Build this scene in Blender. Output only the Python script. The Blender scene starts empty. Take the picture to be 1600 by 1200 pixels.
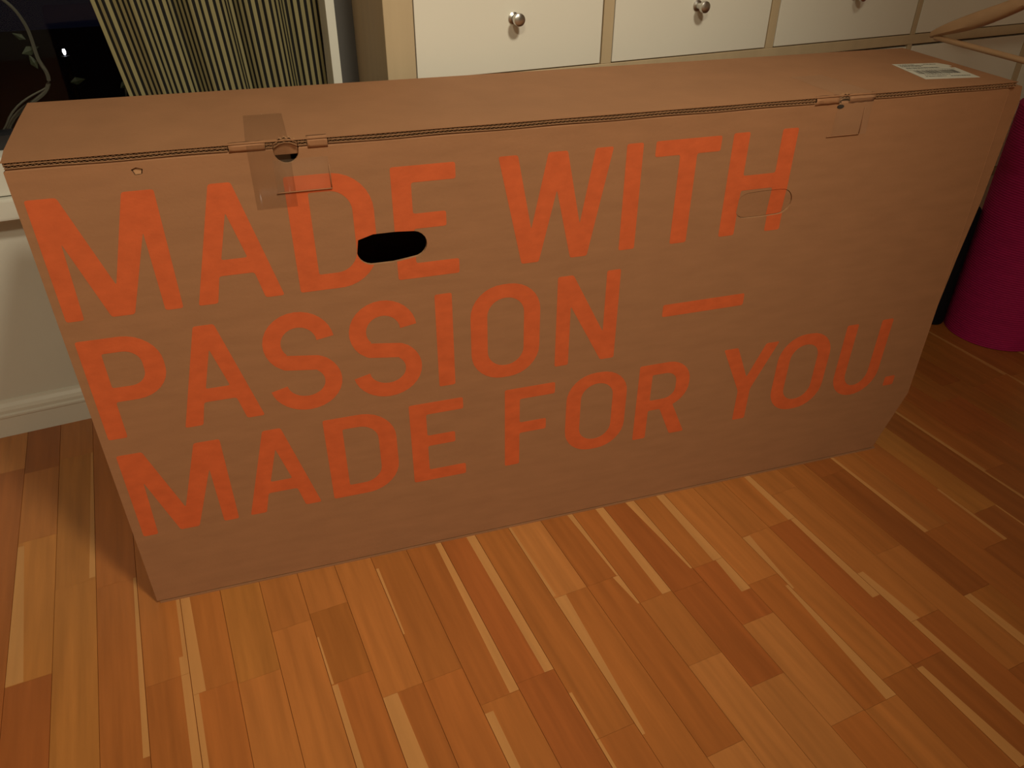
import bpy, bmesh, math, random
from mathutils import Vector, Matrix
from mathutils.geometry import delaunay_2d_cdt
random.seed(7)
S = bpy.context.scene
COL = S.collection

# ------------------------------------------------------------------ camera
cam_d = bpy.data.cameras.new('camera'); cam = bpy.data.objects.new('camera', cam_d); COL.objects.link(cam)
cam_d.sensor_width = 36.0; cam_d.lens = 1220.0 * 36 / 1600; cam_d.clip_start = 0.02
r_, u_, f_ = (0.90824239, -0.41841817, 0.00468944), (0.22662312, 0.5012803, 0.83508085), (0.35176372, 0.75739309, -0.55010725)
cam.matrix_world = Matrix(((r_[0], u_[0], -f_[0], 0), (r_[1], u_[1], -f_[1], 0), (r_[2], u_[2], -f_[2], 1.0), (0, 0, 0, 1)))
S.camera = cam
# ------------------------------------------------------------------ world: night outside
W = bpy.data.worlds.new('night'); S.world = W; W.use_nodes = True
W.node_tree.nodes['Background'].inputs[0].default_value = (0.10, 0.12, 0.30, 1)
W.node_tree.nodes['Background'].inputs[1].default_value = 0.012
# ------------------------------------------------------------------ light: an unseen spot shaped to darken the frame's edges, and an added fill lamp
LAMP = (0.54, -0.30, 2.25); AIM = (0.28, 1.10, 0.62)
ld = bpy.data.lights.new('vignette_spot_light', 'SPOT'); ld.energy = 104.0; ld.color = (1.0, 0.92, 0.72)
ld.spot_size = math.radians(67); ld.spot_blend = 1.0; ld.shadow_soft_size = 0.13  # soft cone falloff imitates lens vignetting
lo = bpy.data.objects.new('vignette_spot_light', ld); lo.location = LAMP; COL.objects.link(lo)
lo.rotation_euler = (Vector(AIM) - Vector(LAMP)).to_track_quat('-Z', 'Y').to_euler()
LAMP2 = (-0.50, -1.00, 2.27)  # added fill lamp, lifts the wall at lower left
l2 = bpy.data.lights.new('fill_lamp_light', 'AREA'); l2.shape = 'DISK'; l2.size = 0.34; l2.energy = 25.0; l2.color = (1.0, 0.90, 0.66)
lo2 = bpy.data.objects.new('fill_lamp_light', l2); lo2.location = LAMP2; COL.objects.link(lo2)
# ------------------------------------------------------------------ exposure
vs = S.view_settings
vs.view_transform = 'Standard'; vs.look = 'None'; vs.gamma = 1.0; vs.use_curve_mapping = False; vs.exposure = 0.0

# ------------------------------------------------------------------ materials
def lin(c):
    return tuple(((v / 255) / 12.92 if v / 255 <= 0.04045 else ((v / 255 + 0.055) / 1.055) ** 2.4) for v in c)
def mat(name, col, rough=0.6, metal=0.0, var=0.0, scale=(8, 8, 8), bump=0.0, bscale=60.0, spec=0.5, objcol=False, detail=4.0, coat=0.0):
    m = bpy.data.materials.new(name); m.use_nodes = True
    nt = m.node_tree; b = nt.nodes['Principled BSDF']
    b.inputs['Roughness'].default_value = rough; b.inputs['Metallic'].default_value = metal
    b.inputs['Specular IOR Level'].default_value = spec
    b.inputs['Coat Weight'].default_value = coat
    tc = nt.nodes.new('ShaderNodeTexCoord'); mp = nt.nodes.new('ShaderNodeMapping'); mp.inputs['Scale'].default_value = scale
    nt.links.new(tc.outputs['Object'], mp.inputs[0])
    nz = nt.nodes.new('ShaderNodeTexNoise'); nz.inputs['Scale'].default_value = 1.0; nz.inputs['Detail'].default_value = detail
    vec = mp.outputs[0]
    base = None
    if objcol:
        oi = nt.nodes.new('ShaderNodeObjectInfo')
        off = nt.nodes.new('ShaderNodeVectorMath'); off.operation = 'ADD'
        mul = nt.nodes.new('ShaderNodeMath'); mul.operation = 'MULTIPLY'; mul.inputs[1].default_value = 97.0
        nt.links.new(oi.outputs['Random'], mul.inputs[0]); nt.links.new(vec, off.inputs[0]); nt.links.new(mul.outputs[0], off.inputs[1])
        vec = off.outputs[0]; base = oi.outputs['Color']
    nt.links.new(vec, nz.inputs['Vector'])
    rp = nt.nodes.new('ShaderNodeMapRange'); rp.inputs[1].default_value = 0.25; rp.inputs[2].default_value = 0.75
    rp.inputs[3].default_value = 1 - var; rp.inputs[4].default_value = 1 + var
    nt.links.new(nz.outputs['Fac'], rp.inputs[0])
    mx = nt.nodes.new('ShaderNodeVectorMath'); mx.operation = 'SCALE'
    if base: nt.links.new(base, mx.inputs[0])
    else: mx.inputs[0].default_value = col
    nt.links.new(rp.outputs[0], mx.inputs['Scale']); nt.links.new(mx.outputs[0], b.inputs['Base Color'])
    if bump:
        n2 = nt.nodes.new('ShaderNodeTexNoise'); n2.inputs['Scale'].default_value = bscale; n2.inputs['Detail'].default_value = 3
        nt.links.new(tc.outputs['Object'], n2.inputs['Vector'])
        bp = nt.nodes.new('ShaderNodeBump'); bp.inputs['Strength'].default_value = bump; bp.inputs['Distance'].default_value = 0.002
        nt.links.new(n2.outputs['Fac'], bp.inputs['Height']); nt.links.new(bp.outputs[0], b.inputs['Normal'])
    return m

CARD = (0.340, 0.161, 0.075)
M = {}
M['card'] = mat('cardboard', CARD, 0.75, var=0.07, scale=(14, 14, 60), bump=0.12, bscale=220, spec=0.3)
M['card_edge'] = mat('cardboard_cut_edge', (0.38, 0.20, 0.10), 0.9, var=0.15, scale=(60, 60, 60), spec=0.1)
M['ink'] = mat('orange_print', (0.60, 0.115, 0.033), 0.7, var=0.10, scale=(40, 40, 60), bump=0.1, bscale=260, spec=0.3)
M['wall'] = mat('wall_paint', (0.70, 0.68, 0.60), 0.85, var=0.03, scale=(5, 5, 5), bump=0.15, bscale=90, spec=0.2)
M['trim'] = mat('white_gloss_paint', (0.72, 0.70, 0.62), 0.35, var=0.02)
M['grey_strip'] = mat('dark_grey', (0.085, 0.078, 0.072), 0.7, var=0.03)
M['ceil'] = mat('ceiling_paint', (0.75, 0.73, 0.68), 0.9)
M['birch'] = mat('birch_veneer', (0.52, 0.40, 0.25), 0.45, var=0.07, scale=(30, 30, 2.5), spec=0.4)
M['drawer'] = mat('white_drawer_front', (0.78, 0.74, 0.64), 0.4, var=0.01, spec=0.4)
M['steel'] = mat('brushed_steel', (0.62, 0.60, 0.57), 0.28, metal=1.0)
M['dark_metal'] = mat('dark_metal', (0.05, 0.05, 0.055), 0.4, metal=0.8)
M['plank'] = mat('parquet_wood', (1, 1, 1), 0.34, var=0.16, scale=(75, 4.5, 10), bump=0.05, bscale=160, spec=0.45, objcol=True, detail=6)
M['sap'] = mat('parquet_sapwood', (0.56, 0.265, 0.085), 0.34, var=0.10, scale=(60, 4, 10), spec=0.45)
M['subfloor'] = mat('subfloor', (0.10, 0.05, 0.02), 0.8)
M['field'] = mat('parquet_field', (0.36, 0.165, 0.05), 0.34, var=0.16, scale=(75, 4.5, 10), spec=0.45, detail=6)
M['mat_pink'] = mat('magenta_foam', (0.36, 0.010, 0.095), 0.75, var=0.08, scale=(20, 20, 60), spec=0.25)
M['mat_core'] = mat('magenta_foam_end', (0.30, 0.010, 0.085), 0.85)
M['foam_black'] = mat('black_foam', (0.007, 0.007, 0.010), 0.85, bump=0.4, bscale=120, spec=0.15)
M['beech'] = mat('hanger_wood', (0.58, 0.36, 0.20), 0.45, var=0.10, scale=(30, 8, 30))
M['label'] = mat('label_paper', (0.60, 0.58, 0.49), 0.6)
M['label_ink'] = mat('label_ink', (0.10, 0.095, 0.085), 0.7)
M['frame_black'] = mat('black_window_frame', (0.012, 0.012, 0.014), 0.4)
M['bark'] = mat('shrub_bark', (0.10, 0.10, 0.075), 0.85)
M['leaf'] = mat('dark_leaf', (0.035, 0.05, 0.025), 0.6)
M['ground'] = mat('dark_ground', (0.02, 0.022, 0.02), 0.95)
M['print'] = M['label_ink']

nt = M['field'].node_tree; at_ = nt.nodes.new('ShaderNodeVertexColor'); at_.layer_name = 'tone'
for n_ in nt.nodes:
    if n_.type == 'VECT_MATH': nt.links.new(at_.outputs[0], n_.inputs[0])
# tape: clear, slightly brown, glossy
m = bpy.data.materials.new('clear_packing_tape'); m.use_nodes = True; nt = m.node_tree
b = nt.nodes['Principled BSDF']; b.inputs['Base Color'].default_value = (0.20, 0.10, 0.05, 1); b.inputs['Roughness'].default_value = 0.22
b.inputs['Alpha'].default_value = 0.10; M['tape'] = m
m = bpy.data.materials.new('white_matt_tape'); m.use_nodes = True; b = m.node_tree.nodes['Principled BSDF']
b.inputs['Base Color'].default_value = (0.55, 0.40, 0.26, 1); b.inputs['Roughness'].default_value = 0.5; b.inputs['Alpha'].default_value = 0.05; M['tape_pale'] = m
# window glass
m = bpy.data.materials.new('window_glass'); m.use_nodes = True; nt = m.node_tree; nt.nodes.clear()
o = nt.nodes.new('ShaderNodeOutputMaterial'); mx = nt.nodes.new('ShaderNodeMixShader'); tr = nt.nodes.new('ShaderNodeBsdfTransparent')
gl = nt.nodes.new('ShaderNodeBsdfGlossy'); gl.inputs['Roughness'].default_value = 0.01; fr = nt.nodes.new('ShaderNodeFresnel'); fr.inputs[0].default_value = 1.25
nt.links.new(fr.outputs[0], mx.inputs[0]); nt.links.new(tr.outputs[0], mx.inputs[1]); nt.links.new(gl.outputs[0], mx.inputs[2]); nt.links.new(mx.outputs[0], o.inputs[0]); M['glass'] = m
# emitters
def emit(name, col, s):
    m = bpy.data.materials.new(name); m.use_nodes = True; nt = m.node_tree; nt.nodes.clear()
    o = nt.nodes.new('ShaderNodeOutputMaterial'); e = nt.nodes.new('ShaderNodeEmission'); e.inputs[0].default_value = (*col, 1); e.inputs[1].default_value = s
    nt.links.new(e.outputs[0], o.inputs[0]); return m
M['fill_glow'] = emit('fill_lamp_glow', (1.0, 0.82, 0.55), 3.0)
M['far_lamp'] = emit('far_street_lamp_glow', (0.9, 0.92, 1.0), 6.0)
# striped curtain, stripes follow the cloth (UV in metres of cloth)
m = bpy.data.materials.new('striped_curtain_cloth'); m.use_nodes = True; nt = m.node_tree; b = nt.nodes['Principled BSDF']
b.inputs['Roughness'].default_value = 0.8; b.inputs['Specular IOR Level'].default_value = 0.2
uv = nt.nodes.new('ShaderNodeUVMap'); sp = nt.nodes.new('ShaderNodeSeparateXYZ'); nt.links.new(uv.outputs[0], sp.inputs[0])
dv = nt.nodes.new('ShaderNodeMath'); dv.operation = 'DIVIDE'; dv.inputs[1].default_value = 0.0150; nt.links.new(sp.outputs[0], dv.inputs[0])
fc = nt.nodes.new('ShaderNodeMath'); fc.operation = 'FRACT'; nt.links.new(dv.outputs[0], fc.inputs[0])
cr = nt.nodes.new('ShaderNodeValToRGB'); cr.color_ramp.interpolation = 'LINEAR'
el = cr.color_ramp.elements; el[0].position = 0.0; el[0].color = (0.26, 0.225, 0.11, 1); el[1].position = 0.50; el[1].color = (0.26, 0.225, 0.11, 1)
for p, c in ((0.54, (0.010, 0.009, 0.008, 1)), (0.96, (0.010, 0.009, 0.008, 1)), (1.0, (0.26, 0.225, 0.11, 1))):
    q = el.new(p); q.color = c
nt.links.new(fc.outputs[0], cr.inputs[0]); nt.links.new(cr.outputs[0], b.inputs['Base Color']); M['curtain'] = m

# ------------------------------------------------------------------ helpers
def link(name, me, parent=None, loc=None):
    o = bpy.data.objects.new(name, me); COL.objects.link(o)
    if parent: o.parent = parent
    if loc: o.location = loc
    return o
def tag(o, label, cat, group=None):
    o['label'] = label; o['category'] = cat
    if group: o['group'] = group
    return o
def empty(name, loc, rz=0.0):
    o = bpy.data.objects.new(name, None); COL.objects.link(o); o.location = loc; o.rotation_euler = (0, 0, rz); o.empty_display_size = 0.1
    return o
class MB:
    def __init__(s): s.v = []; s.f = []; s.mi = []
    def face(s, idx, mi=0): s.f.append(idx); s.mi.append(mi)
    def quad(s, a, b, c, d, mi=0):
        k = len(s.v); s.v += [a, b, c, d]; s.face((k, k + 1, k + 2, k + 3), mi)
    def box(s, x0, x1, y0, y1, z0, z1, mi=0):
        k = len(s.v)
        s.v += [(x0, y0, z0), (x1, y0, z0), (x1, y1, z0), (x0, y1, z0), (x0, y0, z1), (x1, y0, z1), (x1, y1, z1), (x0, y1, z1)]
        for q in ((0, 3, 2, 1), (4, 5, 6, 7), (0, 1, 5, 4), (1, 2, 6, 5), (2, 3, 7, 6), (3, 0, 4, 7)): s.face(tuple(k + i for i in q), mi)
    def prism(s, poly, z0, z1, mi=0):          # poly in xy, counter-clockwise
        k = len(s.v); n = len(poly)
        s.v += [(x, y, z0) for x, y in poly] + [(x, y, z1) for x, y in poly]
        s.face(tuple(k + i for i in reversed(range(n))), mi); s.face(tuple(k + n + i for i in range(n)), mi)
        for i in range(n): j = (i + 1) % n; s.face((k + i, k + j, k + n + j, k + n + i), mi)
    def tube(s, pts, rad, seg=10, cap=True, mi=0, squash=1.0):
        pts = [Vector(p) for p in pts]; n = len(pts)
        rad = rad if isinstance(rad, (list, tuple)) else [rad] * n
        k = len(s.v); ref = Vector((0, 0, 1))
        for i, p in enumerate(pts):
            t = (pts[min(i + 1, n - 1)] - pts[max(i - 1, 0)]).normalized()
            if abs(t.dot(ref)) > 0.95: r0 = Vector((1, 0, 0))
            else: r0 = ref
            a = t.cross(r0).normalized(); b2 = t.cross(a).normalized()
            for j in range(seg):
                w = 2 * math.pi * j / seg
                s.v.append(tuple(p + a * (math.cos(w) * rad[i]) + b2 * (math.sin(w) * rad[i] * squash)))
        for i in range(n - 1):
            for j in range(seg):
                j2 = (j + 1) % seg
                s.face((k + i * seg + j, k + i * seg + j2, k + (i + 1) * seg + j2, k + (i + 1) * seg + j), mi)
        if cap:
            s.face(tuple(k + j for j in reversed(range(seg))), mi); s.face(tuple(k + (n - 1) * seg + j for j in range(seg)), mi)
    def lathe(s, prof, seg=32, cx=0.0, cy=0.0, mi=0):
        k = len(s.v); n = len(prof)
        for r, z in prof:
            for j in range(seg):
                w = 2 * math.pi * j / seg; s.v.append((cx + r * math.cos(w), cy + r * math.sin(w), z))
        for i in range(n - 1):
            for j in range(seg):
                j2 = (j + 1) % seg; s.face((k + i * seg + j, k + i * seg + j2, k + (i + 1) * seg + j2, k + (i + 1) * seg + j), mi)
        s.face(tuple(k + j for j in reversed(range(seg))), mi); s.face(tuple(k + (n - 1) * seg + j for j in range(seg)), mi)
    def mesh(s, name, mats, smooth=False):
        me = bpy.data.meshes.new(name); me.from_pydata(s.v, [], s.f)
        for q in (mats if isinstance(mats, (list, tuple)) else [mats]): me.materials.append(q)
        if any(s.mi): me.polygons.foreach_set('material_index', s.mi)
        bm = bmesh.new(); bm.from_mesh(me); bmesh.ops.recalc_face_normals(bm, faces=bm.faces); bm.to_mesh(me); bm.free()
        if smooth:
            me.polygons.foreach_set('use_smooth', [True] * len(me.polygons)); me.set_sharp_from_angle(angle=math.radians(40))
        me.update(); return me
    def build(s, name, mats, parent=None, loc=None, smooth=False): return link(name, s.mesh(name, mats, smooth), parent, loc)
def structure(o): o['kind'] = 'structure'; return o
def bevel(o, w=0.002, seg=2):
    bm = bmesh.new(); bm.from_mesh(o.data); bmesh.ops.remove_doubles(bm, verts=bm.verts, dist=1e-6)
    bmesh.ops.bevel(bm, geom=[e for e in bm.edges if len(e.link_faces) == 2 and e.calc_face_angle(0) > 0.5], offset=w, segments=seg, affect='EDGES', profile=0.7)
    bm.to_mesh(o.data); bm.free(); return o
def inside(p, poly):
    x, y = p; c = False; j = len(poly) - 1
    for i in range(len(poly)):
        xi, yi = poly[i]; xj, yj = poly[j]
        if (yi > y) != (yj > y) and x < (xj - xi) * (y - yi) / (yj - yi) + xi: c = not c
        j = i
    return c
def fill2d(loops, keep, lines=()):
    vs_, es = [], []
    for L in loops:
        k = len(vs_); vs_ += [Vector(p) for p in L]; es += [(k + i, k + (i + 1) % len(L)) for i in range(len(L))]
    for L in lines:
        k = len(vs_); vs_ += [Vector(p) for p in L]; es += [(k + i, k + i + 1) for i in range(len(L) - 1)]
    v, _, f, _, _, _ = delaunay_2d_cdt(vs_, es, [], 0, 1e-6)
    tri = []
    for t in f:
        c = ((v[t[0]].x + v[t[1]].x + v[t[2]].x) / 3, (v[t[0]].y + v[t[1]].y + v[t[2]].y) / 3)
        if keep(c): tri.append(tuple(t))
    return [(p.x, p.y) for p in v], tri
def sheet(name, loops, keep, y0, y1, mats, parent, lines=(), disp=None):
    """flat 2D shape (u,v) -> upright sheet between depths y0 (front) and y1 (back)"""
    v, tri = fill2d(loops, keep, lines); used = sorted({i for t in tri for i in t}); mp = {i: k for k, i in enumerate(used)}; n = len(used)
    mb = MB(); d = disp or (lambda u, w: 0.0)
    mb.v = [(v[i][0], y0 + d(*v[i]), v[i][1]) for i in used] + [(v[i][0], y1 + d(*v[i]), v[i][1]) for i in used]
    cnt = {}
    for t in tri:
        a, b2, c = (mp[i] for i in t); mb.face((a, b2, c)); mb.face((n + c, n + b2, n + a))
        for e in ((a, b2), (b2, c), (c, a)): cnt[e] = cnt.get(e, 0) + 1
    for (a, b2) in cnt:
        if (b2, a) not in cnt: mb.face((b2, a, n + a, n + b2), 1 if isinstance(mats, list) and len(mats) > 1 else 0)
    return mb.build(name, mats, parent)
def arc(cx, cy, rx, ry, a0, a1, n=8):
    return [(cx + rx * math.cos(math.radians(a0 + (a1 - a0) * i / n)), cy + ry * math.sin(math.radians(a0 + (a1 - a0) * i / n))) for i in range(n + 1)]
def soft(poly, r=0.0035):
    out = []; n = len(poly)
    for i in range(n):
        p = Vector(poly[i]); a = Vector(poly[i - 1]) - p; b2 = Vector(poly[(i + 1) % n]) - p
        if min(a.length, b2.length) < 0.010 or a.angle(-b2) < 0.25: out.append(tuple(p)); continue
        k = min(r, 0.4 * a.length, 0.4 * b2.length); A = p + a.normalized() * k; B = p + b2.normalized() * k
        for t in (0, 0.33, 0.67, 1): out.append(tuple((1 - t) ** 2 * A + 2 * t * (1 - t) * p + t * t * B))
    return out

# ------------------------------------------------------------------ floor: parquet strips
P = 0.062
structure(MB().build('floor', M['subfloor'])) if False else None
fl = MB(); fl.box(-1.7, 3.2, -2.6, 1.70, -0.02, -0.0035); floor = structure(fl.build('floor', M['subfloor']))
TONE = {'m': (0.40, 0.185, 0.055), 'o': (0.39, 0.165, 0.048), 'd': (0.30, 0.118, 0.036), 'r': (0.345, 0.122, 0.038), 'l': (0.52, 0.285, 0.105),
        't': (0.455, 0.225, 0.072), 'y': (0.47, 0.262, 0.075), 'b': (0.26, 0.098, 0.030), 'v': (0.37, 0.178, 0.048)}
# per column: joints from far to near with the tone of each strip, then sapwood streaks (side, y_far, y_near, width_far, width_near)
COLS = {
 -7: ('l', [(1.50, 'd'), (0.949, 'r')], []),
 -6: ('d', [(1.48, 't'), (1.27, 'y'), (0.949, 'r')], [('L', 1.26, 0.95, .010, .024)]),
 -5: ('t', [(1.50, 'y'), (1.125, 'y'), (0.72, 'v')], [('R', 1.5, 1.13, .004, .010)]),
 -4: ('o', [(1.10, 'o'), (0.62, 'm')], [('R', 1.1, 0.75, .005, .009)]),
 -3: ('m', [(1.32, 'm'), (0.865, 'o')], [('R', 1.3, 0.9, .006, .006), ('R', 0.9, 0.5, .012, .012)]),
 -2: ('v', [(1.20, 'm'), (0.823, 'o')], [('L', 1.05, 0.823, .014, .018), ('L', 0.823, 0.5, .008, .008)]),
 -1: ('t', [(1.3, 'y'), (0.816, 't'), (0.42, 'm')], []),
 0: ('t', [(0.889, 't'), (0.45, 'm')], []),
 1: ('t', [(0.900, 'v'), (0.757, 'o')], [('L', 0.85, 0.755, .003, .004), ('L', 0.755, 0.45, .009, .009)]),
 2: ('t', [(0.705, 'o'), (0.35, 'm')], [('L', 0.705, 0.36, .022, .030)]),
 3: ('m', [(0.705, 'o'), (0.40, 't')], [('L', 0.95, 0.80, .005, .003)]),
 4: ('o', [(0.635, 'm'), (0.30, 'r')], [('R', 1.0, 0.636, .010, .015), ('L', 0.62, 0.45, .013, .012)]),
 5: ('r', [(0.646, 'r'), (0.33, 'm')], [('R', 1.0, 0.646, .016, .015)]),
 6: ('m', [(0.52, 'o'), (0.22, 't')], [('L', 0.60, 0.3, .005, .005)]),
 7: ('l', [(0.766, 'm'), (0.31, 'o')], [('L', 0.766, 0.50, .022, .005), ('L', 1.0, 0.77, .004, .006)]),
 8: ('o', [(0.766, 'o'), (0.436, 'l')], [('R', 0.98, 0.70, .012, .004)]),
 9: ('o', [(0.70, 't'), (0.566, 'l'), (0.20, 'm')], [('R', 0.95, 0.70, .016, .018)]),
 10: ('r', [(0.696, 'r'), (0.498, 'l'), (0.15, 'o')], [('R', 0.95, 0.728, .020, .004)]),
 11: ('m', [(0.726, 'r'), (0.594, 'l'), (0.401, 'o')], [('R', 0.96, 0.65, .015, .019)]),
 12: ('t', [(0.657, 'o'), (0.40, 't')], [('R', 0.63, 0.40, .006, .020)]),
 13: ('t', [(0.752, 't'), (0.427, 'o')], [('L', 0.75, 0.62, .016, .004)]),
 14: ('m', [(0.752, 'r'), (0.427, 'd')], [('L', 0.42, 0.25, .012, .020), ('R', 0.90, 0.55, .012, .016)]),
 15: ('t', [(0.819, 't'), (0.487, 'd')], [('L', 0.60, 0.15, .012, .020)]),
 16: ('m', [(0.62, 't'), (0.361, 'd')], []),
 17: ('b', [(0.819, 'b'), (0.49, 'v')], [('L', 0.49, 0.12, .014, .028)]),
 18: ('t', [(0.624, 'o'), (0.25, 'd')], [('L', 0.90, 0.622, .006, .010)]),
 19: ('o', [(0.551, 'd'), (0.20, 'd')], [('R', 0.70, 0.551, .005, .008)]),
 20: ('y', [(0.622, 'd'), (0.30, 'o')], [('R', 0.622, 0.30, .004, .006)]),
 21: ('d', [(0.55, 'd')], []), 22: ('o', [(0.70, 'd')], [('L', 1.0, 0.5, .005, .010)]), 23: ('r', [(0.801, 'd')], []),
}
mean = (0.40, 0.17, 0.05)
TONE = {k: tuple(f * (0.56 * a + 0.44 * b) for a, b, f in zip(t, mean, (1.03, 0.80, 0.62))) for k, t in TONE.items()}
tn = list('mormotvdo')
XA, XB, YA, YB = -14, 33, -0.40, 1.68     # strips built one by one inside this region
def strip(x0, x1, y0, y1, tone, streaks):
    g = 0.00022; mb = MB(); h = random.uniform(-0.00008, 0.00008); zt = h; zb = -0.0035
    x0 += g; x1 -= g; ya, yb = y0 + g, y1 - g
    mb.box(x0, x1, ya, yb, zb, zt - 0.0004)
    c = 0.0003
    # crowned top with a tiny chamfer, split into heartwood and sapwood streaks
    sl = [s for s in streaks if s[0] == 'L']; sr = [s for s in streaks if s[0] == 'R']
    ys = sorted({ya, yb, *[min(max(q, ya), yb) for s in streaks for q in (s[1], s[2])]})
    def wd(lst, y, lo_, hi_):
        for s in lst:
            if min(s[1], s[2]) - 1e-6 <= lo_ and hi_ <= max(s[1], s[2]) + 1e-6:
                return s[3] + (s[4] - s[3]) * (s[1] - y) / (s[1] - s[2])
        return 0.0
    for a, b2 in zip(ys[:-1], ys[1:]):
        if b2 - a < 1e-4: continue
        la, lb = wd(sl, a, a, b2), wd(sl, b2, a, b2); ra, rb = wd(sr, a, a, b2), wd(sr, b2, a, b2)
        if la or lb: mb.quad((x0 + c, a, zt), (x0 + la, a, zt), (x0 + lb, b2, zt), (x0 + c, b2, zt), 1)
        if ra or rb: mb.quad((x1 - ra, a, zt), (x1 - c, a, zt), (x1 - c, b2, zt), (x1 - rb, b2, zt), 1)
        mb.quad((x0 + max(la, c), a, zt), (x1 - max(ra, c), a, zt), (x1 - max(rb, c), b2, zt), (x0 + max(lb, c), b2, zt), 0)
    for xx, x2 in ((x0, x0 + c), (x1, x1 - c)): mb.quad((xx, ya, zt - .0004), (xx, yb, zt - .0004), (x2, yb, zt), (x2, ya, zt))
    me = bpy.data.meshes.new('plank'); me.from_pydata(mb.v, [], mb.f); me.materials.append(M['plank']); me.materials.append(M['sap'])
    me.polygons.foreach_set('material_index', mb.mi)
    # upward normals for the top
    bm = bmesh.new(); bm.from_mesh(me)
    for f in bm.faces:
        f.normal_update()
        if f.normal.z < -0.3 and f.calc_center_median().z > zt - 0.0006: f.normal_flip()
    bm.to_mesh(me); bm.free()
    o = link('plank', me, floor); k = random.uniform(0.93, 1.07); t = TONE[tone]; o.color = (t[0] * k, t[1] * k, t[2] * k, 1)
for c in range(XA, XB):
    far, jl, st = COLS.get(c, (random.choice(tn), None, []))
    if jl is None:
        jl = []; y = YB - random.uniform(0.15, 0.6)
        while y > YA + 0.1:
            jl.append((y, random.choice(tn))); y -= random.uniform(0.33, 0.62)
        if random.random() < 0.5:
            y = random.uniform(0.4, 1.4); st = [(random.choice('LR'), y, y - random.uniform(0.2, 0.5), .004, .012)]
    ys = [YB] + [j[0] for j in jl] + [YA]; ts = [far] + [j[1] for j in jl]
    for k in range(len(ts)):
        hi, lo_ = ys[k], ys[k + 1]
        stk = [(s[0], min(s[1], hi), max(s[2], lo_), s[3], s[4]) for s in st if min(s[1], hi) - max(s[2], lo_) > 0.02]
        strip(c * P, (c + 1) * P, lo_, hi, ts[k], stk)
rest = MB()
for c in range(-28, 52):
    x0, x1 = max(c * P, -1.7) + .0003, min((c + 1) * P, 3.2) - .0003
    if x1 - x0 < 0.005: continue
    y = -2.6
    top = YA if XA <= c < XB else 1.68
    while y < top - 0.02:
        y2 = min(y + random.uniform(0.35, 0.6), top)
        if top - y2 < 0.12: y2 = top
        rest.box(x0, x1, y + .0003, y2 - .0003, -0.0035, 0.0); y = y2
ro = rest.build('plank_field', M['field'], floor); ro['kind'] = 'stuff'
ca = ro.data.color_attributes.new('tone', 'FLOAT_COLOR', 'CORNER'); cc = []
for k in range(len(ro.data.polygons) // 6):
    t = TONE[random.choice(tn)]; q = random.uniform(.93, 1.07); cc += [t[0] * q, t[1] * q, t[2] * q, 1.0] * 24
ca.data.foreach_set('color', cc)

# ------------------------------------------------------------------ room shell
def wallbox(name, *a, m='wall'):
    w = MB(); w.box(*a); return structure(w.build(name, M[m]))
PX = 0.345                                  # right edge of the window niche
wallbox('wall_back', PX, 3.2, 1.50, 1.75, -0.02, 2.45)
wallbox('wall_niche', -1.7, PX, 1.645, 1.75, -0.02, 0.468)
wallbox('wall_lintel', -1.7, PX, 1.62, 1.75, 2.10, 2.45)
wallbox('wall_left', -1.80, -1.7, -2.6, 1.75, -0.02, 2.45)
wallbox('wall_right', 3.2, 3.3, -2.6, 1.75, -0.02, 2.45)
wallbox('wall_front', -1.8, 3.3, -2.7, -2.6, -0.02, 2.45)
wallbox('ceiling', -1.8, 3.3, -2.7, 1.75, 2.45, 2.55, m='ceil')
# baseboard with a moulded profile
prof = [(0, 0), (-.014, 0), (-.014, .043), (-.0155, .046), (-.0155, .050), (-.012, .053), (-.012, .060), (-.009, .067), (-.005, .074), (-.003, .079), (0, .080)]
bb = MB(); k = 0
for x in (-1.7, PX): bb.v += [(x, 1.645 + a, z) for a, z in prof]
n = len(prof)
for i in range(n): j = (i + 1) % n; bb.face((i, j, n + j, n + i))
bb.face(tuple(range(n))); bb.face(tuple(n + i for i in range(n)))
structure(bb.build('baseboard_back', M['trim']))
# window: sill board, casing, frame, pane
win = structure(MB().build('window_1', M['trim'])) if False else None
wf = MB(); wf.box(-1.55, PX, 1.605, 1.74, 0.508, 0.575)
win = structure(wf.build('window_1', M['trim'])); bevel(win, 0.004)
sb = MB(); sb.box(-1.62, PX - .002, 1.590, 1.74, 0.468, 0.506); bevel(sb.build('sill_board', M['trim'], win), 0.004)
ap = MB(); ap.box(-1.55, PX, 1.630, 1.644, 0.452, 0.468); ap.build('apron', M['trim'], win)
fr = MB()
for bx in ((-1.55, PX, 1.655, 1.70, .575, .60), (-1.55, PX, 1.655, 1.70, 2.06, 2.10), (-1.55, -1.50, 1.655, 1.70, .60, 2.06), (-.62, -.57, 1.655, 1.70, .60, 2.06), (PX - .05, PX, 1.655, 1.70, .60, 2.06)): fr.box(*bx)
fr.build('sash', M['frame_black'], win)
for x0, x1 in ((-1.50, -.62), (-.57, PX - .05)):
    gp = MB(); gp.box(x0, x1, 1.676, 1.680, .60, 2.06); gp.build('pane', M['glass'], win)
tr = MB(); tr.box(PX - .017, PX - .001, 1.478, 1.655, 0.0, 2.45); structure(bevel(tr.build('trim_1', M['trim']), 0.002))
tr = MB(); tr.box(PX + .0005, 0.3775, 1.489, 1.4998, 0.0, 2.45); structure(tr.build('grey_slab', M['grey_strip']))  # thin dark grey slab between the white trim and the shelf

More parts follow.
